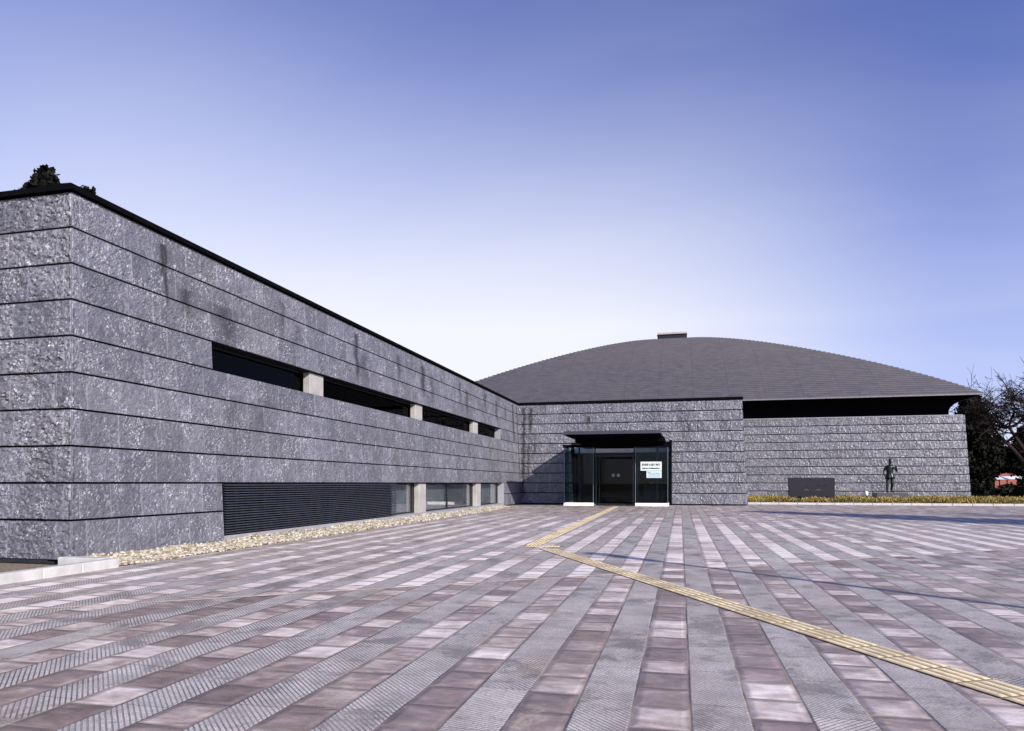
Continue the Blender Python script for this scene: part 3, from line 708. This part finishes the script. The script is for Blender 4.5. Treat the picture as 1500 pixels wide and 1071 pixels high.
# ================================================================== domed hall
dome = empty('domed_hall', (-.8, 69.1, 0), 'square grey stone hall under a large bulging brownish grey tiled roof', 'building')
DC = (-.8, 69.1); DH = 19.4
stone_wall('stone_front_wall', dome, (2.6, 50.5, 0), (1,0,0), (0,-1,0), 15.6, LEV, (), (0, -BAT), lambda u: .07, 61, stains=(), amp=.045, JT=.050, panel=(.8, 1.9))
stone_wall('stone_side_wall', dome, (18.2, 50.47, 0), (0,1,0), (1,0,0), 36.0, LEV, (), (BAT, 0), lambda u: .13, 67, panel=(.8, 1.9))
bk = MB(); slab(bk, 2.6, 18.17, 50.522, 50.9, .03, 5.60, 0, -BAT, BAT, BAT); slab(bk, 17.8, 18.175, 50.92, 86.4, .03, 5.60, -BAT, -BAT, BAT, 0); slab(bk, -19.5, 17.79, 86.0, 86.4, .03, 5.6); slab(bk, -19.9, -19.5, 47.2, 86.4, .03, 5.6)
bk.build_each('backing_wall', MJOINT, dome)
sp = MB(); sp.box(2.6, 17.85, 50.82, 51.3, 5.61, 5.66); sp.build('wall_cap', MSILL, dome)
def ring(h, z): return [(DC[0]-h, DC[1]-h, z), (DC[0]+h, DC[1]-h, z), (DC[0]+h, DC[1]+h, z), (DC[0]-h, DC[1]+h, z)]
ev = MB(); prof = [(17.95, 5.4), (17.95, 5.95), (18.02, 6.15), (18.2, 6.36), (18.5, 6.54), (18.9, 6.69), (19.2, 6.77), (19.38, 6.80)]
vs = []; fs = []
for h, z in prof: vs += ring(h, z)
for k in range(len(prof)-1):
    for i in range(4): fs.append((k*4+i, k*4+(i+1)%4, k*4+4+(i+1)%4, k*4+4+i))
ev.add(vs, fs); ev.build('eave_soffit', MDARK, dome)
fa = MB(); vs = ring(19.38, 6.80)+ring(19.44, 6.80)+ring(19.44, 6.90)
fa.add(vs, [(i, (i+1)%4, 4+(i+1)%4, 4+i) for i in range(4)]+[(4+i, 4+(i+1)%4, 8+(i+1)%4, 8+i) for i in range(4)])
fa.build('fascia', pmat('grey_fascia_metal', (.20, .19, .21), .4, .3), dome)
# stepped tile courses on a bulging square roof
tt = np.array([0, .08, .21, .28, .41, .46, .64, .75, .82, .92, 1.0]); zz = np.array([6.9, 7.83, 9.42, 10.0, 11.3, 11.75, 13.2, 13.98, 14.4, 14.85, 15.05])
pf = np.polyfit(tt, zz, 4); ts = np.linspace(0, 1, 600); zs = np.polyval(pf, ts); zs += 6.9-zs[0]
arc = np.concatenate([[0], np.cumsum(np.hypot(np.diff(ts)*DH, np.diff(zs)))]); NCR = 64
tk = np.interp(np.linspace(0, arc[-1]*.965, NCR+1), arc, ts); zk = np.interp(tk, ts, zs)
rf = MB(); crs = []; alo = []
for k in range(NCR):
    h0 = DH*(1-tk[k])+.04; h1 = DH*(1-tk[k+1]); za = zk[k]; zb = zk[k+1]
    for (ha, z_a, hb, z_b) in ((h0, za-.01, h0, za+.055), (h0, za+.055, h1+.0, zb+.0)):
        A = ring(ha, z_a); B = ring(hb, z_b)
        for i in range(4):
            q = [A[i], A[(i+1)%4], B[(i+1)%4], B[i]]
            rf.add(q, [(0,1,2,3)]); crs += [k]*4; alo += [(p[0]-DC[0]) if i in (0, 2) else (p[1]-DC[1]) for p in q]
    # underside of the lip
    A = ring(h0, za-.01); B = ring(h0-.12, za-.01)
    for i in range(4):
        q = [A[i], A[(i+1)%4], B[(i+1)%4], B[i]]; rf.add(q, [(3,2,1,0)]); crs += [k]*4; alo += [(p[0]-DC[0]) if i in (0, 2) else (p[1]-DC[1]) for p in q]
rf.a['course'] = crs; rf.a['along'] = alo
ro = rf.build('roof', MROOF, dome)
cpz = zk[-1]; ch = DH*(1-tk[-1])
c = MB(); c.box(DC[0]-1.25, DC[0]+1.25, DC[1]-1.25, DC[1]+1.25, cpz-.35, cpz+.38); co1 = c.build('ridge_cap', MFRAME, ro, world=False)
c = MB(); c.hexa([(DC[0]+sx*1.4, DC[1]+sy*1.4, cpz+.382) for sx, sy in ((-1,-1),(1,-1),(1,1),(-1,1))], [(DC[0]+sx*1.3, DC[1]+sy*1.3, cpz+.56) for sx, sy in ((-1,-1),(1,-1),(1,1),(-1,1))]); c.build('cap_lid', pmat('weathered_cap_metal', (.34, .29, .26), .5), ro, world=False)

# ================================================================== planting bed
hd = MB(); tone = []
rng = np.random.default_rng(5)
def leaf(x, y, z, L, w, az, tilt, tn):
    ca, sa = math.cos(az), math.sin(az); h = math.cos(tilt)*L; v = math.sin(tilt)*L
    hd.add([(x-sa*w, y+ca*w, z), (x+sa*w, y-ca*w, z), (x+ca*h*.9+sa*w*.5, y+sa*h*.9-ca*w*.5, z+v*.8), (x+ca*h, y+sa*h, z+v), ], [(0,1,2,3)]); tone.extend([tn]*4)
def blocked(x, y): return (6.0 < x < 8.6 and 42.6 < y < 43.05) or (11.35 < x < 13.25 and 45.35 < y < 46.65)
N = 52000
for i in range(N):
    y = 41.2+ (rng.random()**1.5)*8.9; x = 3.55+rng.random()*(34 if y > 43 else 30)
    if rng.random() < .35: x = 3.55+rng.random()*16
    if blocked(x, y) or (y > 50 and x < 18.6): continue
    hgt = .29+.07*math.sin(x*3.1+y)*math.sin(y*2.7-x*.6)+rng.random()*.08
    leaf(x, y, max(.03, hgt*rng.uniform(.35, 1)), rng.uniform(.06, .13), rng.uniform(.014, .03), rng.uniform(0, 6.28), rng.uniform(.3, 1.4), np.clip(rng.normal(.55+.15*math.sin(x*1.7+y*.8), .25), 0, 1))
hd.a['tone'] = tone
tag(hd.build('ground_cover', MHEDGE), 'low golden yellow ground cover shrubs filling the bed behind the white kerb', 'ground cover', kind='stuff')

sign = empty('stone_sign', (7.3, 42.8, 0), 'dark polished stone name slab standing in the golden ground cover', 'sign')
b = MB(); b.cbox(6.07, 8.53, 42.68, 42.93, 0, 1.50, .012); b.build('slab', MSIGN, sign)
text_obj('title', '那須野が原博物館', .21, MINK, sign, (7.30, 42.679, 1.04), width=1.60, depth=.004, bold=.004)
dashes('small_print', MINK, sign, 6.66, 7.95, .79, .07, 42.674, 12)
pk = MB()
for cx in (7.02, 7.66): pk.add([(cx-.16, 42.672, .77), (cx, 42.672, .86), (cx+.16, 42.672, .77), (cx+.05, 42.672, .775), (cx, 42.672, .81), (cx-.05, 42.672, .775), (cx-.16, 42.679, .77), (cx, 42.679, .86), (cx+.16, 42.679, .77)], [(0,5,4,1), (1,4,3,2), (0,1,7,6), (1,2,8,7)])
pk.build_each('mountain_mark', MPLINTH, sign)

# lamps in the bed
def spot(x, y, label):
    e = empty('spotlight', (x, y, 0), label, 'spotlight', 'spotlights at the foot of the stone sign')
    b = MB(); b.tube([(x, y, 0), (x, y, .26)], .02, 8); b.build('stake', MFRAME, e)
    b = MB(); b.tube([(x, y-.05, .27), (x, y+.11, .36)], [.075, .09], 12); h = b.build('lamp_head', MBLACK, e)
    b = MB(); b.tube([(x, y+.111, .3605), (x, y+.118, .3645)], .078, 12); b.build('lens', MLAMP, h, world=False)
spot(6.62, 42.3, 'left small black spotlight at the foot of the dark stone sign')
spot(8.08, 42.3, 'right small black spotlight at the foot of the dark stone sign')
gl = empty('garden_lamp', (11.0, 46.2, 0), 'small white capped garden lamp between the stone sign and the bronze statue', 'lamp')
b = MB(); b.tube([(11.0, 46.2, 0), (11.0, 46.2, .42)], .055, 12); b.build('post', MFRAME, gl)
b = MB(); b.lathe((11.0, 46.2, .42), [(.06, 0), (.10, .02), (.11, .20), (.085, .27), (.03, .30)], 14); b.build('lamp_shade', MLAMP, gl, smooth=True)

# ================================================================== bronze statue
PZ = .60; SXY = (12.25, 46.0)
stt = empty('statue', (SXY[0], SXY[1], 0), 'dark green bronze statue of a standing man in a tunic on a low stone plinth', 'statue')
b = MB(); b.cbox(SXY[0]-.86, SXY[0]+.86, SXY[1]-.55, SXY[1]+.55, 0, PZ, .02); b.build('plinth', MPLINTH, stt)
b = MB(); b.box(SXY[0]+.02, SXY[0]+.34, SXY[1]-.562, SXY[1]-.551, .36, .47); b.build('plaque', MSTEEL, stt)
def skin(name, joints, bones, mat, parent, origin, rz=0, extra=None):
    me = bpy.data.meshes.new(name); keys = list(joints)
    me.from_pydata([joints[k][0] for k in keys], [(keys.index(a), keys.index(b)) for a, b in bones], [])
    o = bpy.data.objects.new(name, me); COL.objects.link(o)
    md = o.modifiers.new('skin', 'SKIN'); md.use_smooth_shade = True
    for i, k in enumerate(keys):
        r = joints[k][1]; me.skin_vertices[0].data[i].radius = r if isinstance(r, tuple) else (r, r); me.skin_vertices[0].data[i].use_root = (i == 0)
    sd = o.modifiers.new('sub', 'SUBSURF'); sd.levels = 2; sd.render_levels = 2
    dg = bpy.context.evaluated_depsgraph_get(); m2 = bpy.data.meshes.new_from_object(o.evaluated_get(dg)); bpy.data.objects.remove(o)
    m2.transform(Matrix.Translation(origin) @ Matrix.Rotation(rz, 4, 'Z')); m2.polygons.foreach_set('use_smooth', [True]*len(m2.polygons))
    return link_mesh(name, m2, mat, parent, True)
J = {'pelvis': ((0, 0, 1.06), (.155, .125)), 'waist': ((0, .01, 1.24), (.145, .115)), 'chest': ((0, 0, 1.46), (.185, .135)), 'neckb': ((0, .01, 1.66), (.09, .08)), 'neck': ((.005, -.01, 1.74), .058),
     'jaw': ((.02, -.035, 1.83), (.075, .085)), 'brow': ((.02, -.03, 1.94), (.085, .10)), 'crown': ((.018, -.015, 2.04), (.05, .06)),
     'shR': ((-.21, .01, 1.60), .085), 'elR': ((-.31, .05, 1.31), .058), 'wrR': ((-.30, -.05, 1.06), .038), 'haR': ((-.285, -.09, .98), (.042, .025)),
     'shL': ((.21, .0, 1.60), .085), 'elL': ((.40, -.02, 1.28), .056), 'wrL': ((.30, -.20, 1.47), .038), 'haL': ((.27, -.24, 1.55), (.042, .03)),
     'hipR': ((-.10, 0, .97), .118), 'knR': ((-.15, -.09, .55), .088), 'anR': ((-.17, -.13, .10), .062), 'toR': ((-.215, -.33, .04), (.048, .03)),
     'hipL': ((.10, 0, .97), .118), 'knL': ((.13, -.02, .55), .088), 'anL': ((.115, .12, .11), .062), 'toL': ((.22, -.04, .04), (.048, .03))}
BN = [('pelvis','waist'),('waist','chest'),('chest','neckb'),('neckb','neck'),('neck','jaw'),('jaw','brow'),('brow','crown'),('chest','shR'),('shR','elR'),('elR','wrR'),('wrR','haR'),('chest','shL'),('shL','elL'),('elL','wrL'),('wrL','haL'),
      ('pelvis','hipR'),('hipR','knR'),('knR','anR'),('anR','toR'),('pelvis','hipL'),('hipL','knL'),('knL','anL'),('anL','toL')]
def fingers(tag_, base, d, side, curl):
    b = Vector(base); d = Vector(d).normalized(); s = Vector(side).normalized(); n = d.cross(s)
    for k in range(4):
        L = (.075, .088, .082, .062)[k]; p0 = b+s*((k-1.5)*.021)+d*.02; p1 = p0+d*L*.5+n*curl*.012; p2 = p0+d*L*.85+n*curl*.045
        for nm, p, r in (('a', p0, .0105), ('b', p1, .0095), ('c', p2, .008)): J[f'{tag_}{k}{nm}'] = (tuple(p), r)
        BN.extend([(f'ha{tag_}', f'{tag_}{k}a'), (f'{tag_}{k}a', f'{tag_}{k}b'), (f'{tag_}{k}b', f'{tag_}{k}c')])
    p0 = b+s*(-.045); p1 = p0+d*.04-s*.012+n*curl*.02
    J[f'{tag_}ta'] = (tuple(p0), .012); J[f'{tag_}tb'] = (tuple(p1), .009); BN.extend([(f'ha{tag_}', f'{tag_}ta'), (f'{tag_}ta', f'{tag_}tb')])
fingers('R', J['haR'][0], (.1, -.25, -1), (0, 1, -.2), 1); fingers('L', J['haL'][0], (-.5, -.2, .8), (.5, -.7, .2), -1)
fig = skin('figure', J, BN, MBRONZE, stt, (SXY[0], SXY[1], PZ))
def loft(name, rings, mat, parent, n=28, wav=0):
    mb = MB(); vs = []
    for (cx, cy, z, rx, ry, w) in rings:
        for j in range(n):
            a = 2*math.pi*j/n; k = 1+w*math.sin(a*7+z*3)
            vs.append((SXY[0]+cx+rx*k*math.cos(a), SXY[1]+cy+ry*k*math.sin(a), PZ+z+w*.2*math.sin(a*5)))
    fs = [(k*n+j, k*n+(j+1)%n, (k+1)*n+(j+1)%n, (k+1)*n+j) for k in range(len(rings)-1) for j in range(n)]
    mb.add(vs, fs); return mb.build(name, mat, parent, smooth=True)
loft('tunic', [(0, 0, 1.69, .10, .09, 0), (0, 0, 1.655, .19, .125, 0), (0, 0, 1.58, .225, .155, .01), (0, 0, 1.45, .215, .165, .02), (0, .0, 1.28, .185, .145, .03), (0, 0, 1.23, .18, .14, .02), (0, 0, 1.1, .21, .17, .05), (0, -.01, .97, .24, .19, .08), (0, -.01, .84, .262, .21, .10), (0, -.01, .835, .245, .195, .10)], MBRONZE, stt)
loft('hair', [(.018, -.005, 1.93, .088, .102, .02), (.018, -.005, 1.99, .088, .104, .03), (.018, -.005, 2.04, .066, .08, .04), (.018, -.005, 2.075, .02, .03, 0)], MBRONZE, stt, 18)
hx, hy = SXY
for nm, pts_, rr_ in (('nose', [(.05, -.115, 1.93), (.055, -.14, 1.885)], [.012, .02]), ('ear', [(-.075, -.02, 1.90), (-.085, -.005, 1.86)], [.02, .015]), ('ear', [(.11, -.02, 1.90), (.118, -.005, 1.86)], [.02, .015]), ('mouth', [(.02, -.118, 1.835), (.07, -.113, 1.835)], [.008, .008])):
    hb = MB(); hb.tube([(hx+a, hy+b_, PZ+c_) for a, b_, c_ in pts_], rr_, 6); hb.build(nm, MBRONZE, stt)
hb = MB(); hb.lathe((hx+.255, hy-.27, PZ+1.52), [(.03, 0), (.055, .03), (.05, .10), (.025, .13)], 10); hb.build('held_bundle', MBRONZE, stt)

# ================================================================== trees
def PW(px, depth):
    Xc = (px-750)/1016*depth; c_, s_ = math.cos(YAW), math.sin(YAW); return Xc*c_-depth*s_, Xc*s_+depth*c_
def bare_tree(x, y, H, spread, label, seed, group=None, twig=5, trunk_h=.28, name='bare_tree', r0=None, up=.35, rad=None):
    rnd = random.Random(seed); e = empty(name, (x, y, 0), label, 'tree', group)
    big = MB(); small = MB(); r0 = r0 or H*.022
    def grow(p, d, L, r, lev):
        n = 4 if lev < 3 else 3; pts = [p]; dd = d.copy(); q = p
        for i in range(n):
            dd = (dd+Vector((rnd.uniform(-.22, .22), rnd.uniform(-.22, .22), rnd.uniform(-.16, .2)))).normalized(); q = q+dd*L/n; pts.append(q)
        r1 = r*(.74 if lev < twig else .5)
        mb = big if lev < 3 else small
        mb.tube(pts, [max(.011, r+(r1-r)*i/n) for i in range(n+1)], 7 if lev < 2 else 5 if lev < 4 else 3, cap=False)
        if lev >= twig: return
        kids = (4 if twig > 5 else 3) if lev < 2 else rnd.choice((3, 3, 4)) if twig > 5 else rnd.choice((2, 3, 3))
        for k in range(kids):
            i = n if k == 0 else rnd.randint(max(1, n-2), n)
            az = rnd.uniform(0, 6.28); side = Vector((math.cos(az)*spread, math.sin(az)*spread, rnd.uniform(-.25, .45)+up*(.5 if lev < 3 else 0)))
            nd = (dd*(.9 if k == 0 else .35)+side*(.35 if k == 0 else .9)).normalized()
            grow(pts[i], nd, L*rnd.uniform(.62, .86), r1*(.94 if k == 0 else rnd.uniform(.6, .82)), lev+1)
        if lev >= 2:
            for k in range(3):
                i = rnd.randint(1, n-1); az = rnd.uniform(0, 6.28); nd = (dd*.5+Vector((math.cos(az), math.sin(az), rnd.uniform(-.1, .5)))).normalized()
                grow(pts[i], nd, L*.55, r1*.4, max(lev+2, twig-1))
    grow(Vector((x, y, -.1)), Vector((rnd.uniform(-.06, .06), rnd.uniform(-.06, .06), 1)), H*trunk_h, r0, 0)
    P = np.array(big.v+small.v); zs_ = P[:, 2].max(); rr_ = np.percentile(np.hypot(P[:, 0]-x, P[:, 1]-y), 96)
    for mb in (big, small):
        mb.v = [(x+(p[0]-x)*((rad or rr_)/rr_), y+(p[1]-y)*((rad or rr_)/rr_), p[2]*H/zs_) for p in mb.v]
    big.build('trunk', MBARK, e, smooth=True); small.build('crown', MBARK, e); return e
def leafy(name, mat, parent, spec, seed, N, size, shape, top=1):
    rng = np.random.default_rng(seed); mb = MB(); tn = []
    x, y, z0, H, r = spec
    lumps = rng.random((40, 3))
    for i in range(N):
        h = rng.random()**top; a = rng.random()*6.283
        env = shape(h)*(1+.28*math.sin(a*3+h*17+seed)+.22*math.sin(a*5-h*29))
        rr = r*env*(rng.random()**.42); px, py, pz = x+rr*math.cos(a), y+rr*math.sin(a), z0+h*H-.12*rr
        s = size*rng.uniform(.6, 1.4); q = rng.normal(size=(2, 3)); u = q[0]/np.linalg.norm(q[0]); v = np.cross(u, q[1]); v /= np.linalg.norm(v)+1e-9
        for w in range(2):
            cx, cy, cz = rng.normal(size=3)*s*.4
            P = np.array([px+cx, py+cy, pz+cz]); k = .42
            mb.add([P-u*s*.5-v*s*k*.4, P+u*s*.1-v*s*k, P+u*s*.6, P-u*s*.05+v*s*k], [(0,1,2,3)])
            t_ = min(1, max(0, rng.normal(.5, .22))); tn.extend([t_]*4); u, v = v, u
    mb.a['tone'] = tn
    return mb.build(name, mat, parent)
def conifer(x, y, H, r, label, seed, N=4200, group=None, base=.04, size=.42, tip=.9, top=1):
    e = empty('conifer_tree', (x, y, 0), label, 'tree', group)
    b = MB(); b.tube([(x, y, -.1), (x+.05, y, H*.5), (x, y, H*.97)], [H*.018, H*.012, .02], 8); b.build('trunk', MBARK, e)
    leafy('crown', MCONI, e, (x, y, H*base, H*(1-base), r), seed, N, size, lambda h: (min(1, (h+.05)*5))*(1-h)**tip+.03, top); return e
GT = 'trees standing beyond the right end of the domed hall'
x, y = PW(1424, 60); conifer(x, y, 8.9, 1.75, 'tall dense dark conifer close against the right corner of the domed hall', 3, 9000, GT, tip=.45, size=.26)
x, y = PW(1456, 66); conifer(x, y, 5.4, 1.7, 'shorter dark conifer behind and right of the tall one by the domed hall', 4, 3200, GT, base=.42, tip=.55, size=.26)
x, y = PW(1500, 62); conifer(x, y, 6.0, 1.3, 'narrow dark conifer at the right edge of the picture under the bare tree', 5, 3000, GT, base=.34, size=.26, tip=.5)
x, y = PW(1503, 52); bare_tree(x, y, 11.6, 1.6, 'spreading leafless tree with twisted limbs reaching over the conifers at the right edge', 21, GT, 6, .26, r0=.22, up=.15, rad=3.9)
x, y = PW(1560, 66); bare_tree(x, y, 11.0, 1.0, 'leafless tree just outside the right edge of the view', 22, GT, 5, .3)
x, y = PW(1640, 70); conifer(x, y, 10, 2.8, 'broad dark conifer beyond the right edge of the view', 9, 3000, GT)
GL = 'tall conifers behind the long wing'
x, y = PW(68, 41); conifer(x, y, 19.7, 4.4, 'tall conifer whose tip shows above the front corner of the long wing', 12, 3600, GL, .3, .24, tip=.75, top=.22)
x, y = PW(128, 45.5); conifer(x, y, 20.4, 3.6, 'tall conifer whose tip barely shows over the wing roof, right of its neighbour', 13, 3600, GL, .3, .24, tip=.75, top=.22)
GS = 'dark shrubs at the foot of the trees'
for k, (px, dp, h, lab) in enumerate(((1418, 57, 1.3, 'dark rounded shrub nearest the right corner of the domed hall'), (1452, 66, .6, 'low dark shrub in front of the pale roofed shelter'), (1478, 62, .9, 'dark shrub in front of the red brick house'), (1512, 58, 1.8, 'dark shrub at the far right edge of the picture'))):
    x, y = PW(px, dp); e = empty('shrub', (x, y, 0), lab, 'shrub', GS)
    b = MB()
    for q in range(5): b.tube([(x, y, 0), (x+random.uniform(-.4, .4), y+random.uniform(-.4, .4), h*.8)], [.03, .01], 5)
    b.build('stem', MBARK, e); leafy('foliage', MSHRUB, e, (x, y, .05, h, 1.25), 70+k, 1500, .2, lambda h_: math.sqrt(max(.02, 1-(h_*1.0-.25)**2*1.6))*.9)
# leafless trees out of frame whose shadows fall over the paving
GR = 'leafless trees beside the paving, right of the view'
conifer(17.0, 18.3, 8.8, 1.7, 'evergreen right of the view whose shadow reaches across the paving to the kerb', 31, 4200, None, .2, .34, .5)
bare_tree(21.5, 19.0, 9.2, .95, 'leafless tree right of the view whose faint shadow streaks the paving', 33, GR, 5, .28, rad=3.2)
bare_tree(19.5, 21.4, 7.6, .95, 'smaller leafless tree right of the view, nearest the kerb', 35, GR, 5, .28, rad=2.6)

# ================================================================== far buildings at the right edge
x, y = PW(1485, 105); bh = empty('brick_house', (x, y, 0), 'red brick house glimpsed between the dark trees at the right edge', 'house')
b = MB(); b.box(x-4.2, x+9, y, y+7, 0, 4.7); b.build('wall', MBRICK, bh)
b = MB(); b.box(x-4.25, x+9.05, y-.06, y-.002, 1.75, 2.2); b.build('band', MPALE, bh)
for k in range(3):
    w = MB(); xx = x-3.4+k*3.4; w.box(xx-.06, xx+1.36, y-.05, y-.002, 2.5, 3.9); wo_ = w.build('window', MWHITE, bh); w = MB(); w.box(xx, xx+1.3, y-.056, y-.051, 2.56, 3.84); w.build('pane', MFRAME, wo_, world=False)
b = MB(); b.hexa([(x-4.8, y-.6, 4.7), (x+9.6, y-.6, 4.7), (x+9.6, y+7.6, 4.7), (x-4.8, y+7.6, 4.7)], [(x-2, y+3, 6.3), (x+7, y+3, 6.3), (x+7, y+4, 6.3), (x-2, y+4, 6.3)]); b.build('roof', MPLINTH, bh)
x, y = PW(1451, 78); pv = empty('shelter', (x, y, 0), 'small open shelter with a pale metal roof under the dark conifers', 'shelter')
b = MB(); b.hexa([(x-1.5, y-1.2, 1.58), (x+1.5, y-1.2, 1.58), (x+1.5, y+1.2, 1.58), (x-1.5, y+1.2, 1.58)], [(x-.7, y-.3, 2.02), (x+.7, y-.3, 2.02), (x+.7, y+.3, 2.02), (x-.7, y+.3, 2.02)]); b.build('roof', MPALE, pv)
for sx_, sy_ in ((-1, -1), (1, -1), (1, 1), (-1, 1)):
    b = MB(); b.tube([(x+sx_*1.25, y+sy_*.95, 0), (x+sx_*1.25, y+sy_*.95, 1.6)], .06, 8); b.build('post', MWOOD, pv)
b = MB(); b.box(x-1.0, x+1.0, y-.2, y+.2, .38, .44); b.box(x-.9, x-.8, y-.15, y+.15, 0, .38); b.box(x+.8, x+.9, y-.15, y+.15, 0, .38); b.build('bench', MPALE, pv)

# ================================================================== street lamp out of frame (its shadow crosses the square)
LX, LY, LH = -1.5+9.6, 11.88-8.62, 6.15
lp = empty('street_lamp', (LX, LY, 0), 'street lamp right of the view whose thin shadow crosses the tactile path', 'street lamp')
b = MB(); b.tube([(LX, LY, 0), (LX, LY, LH-.75)], [.075, .055], 14); b.build('pole', MSTEEL, lp)
b = MB(); b.lathe((LX, LY, 0), [(.16, 0), (.16, .05), (.09, .12)], 14); b.build('base', MSTEEL, lp)
b = MB(); b.lathe((LX, LY, LH-.75), [(.06, 0), (.12, .06), (.15, .5), (.17, .66), (.10, .75)], 16); b.build('lamp_head', MLAMP, lp, smooth=True)
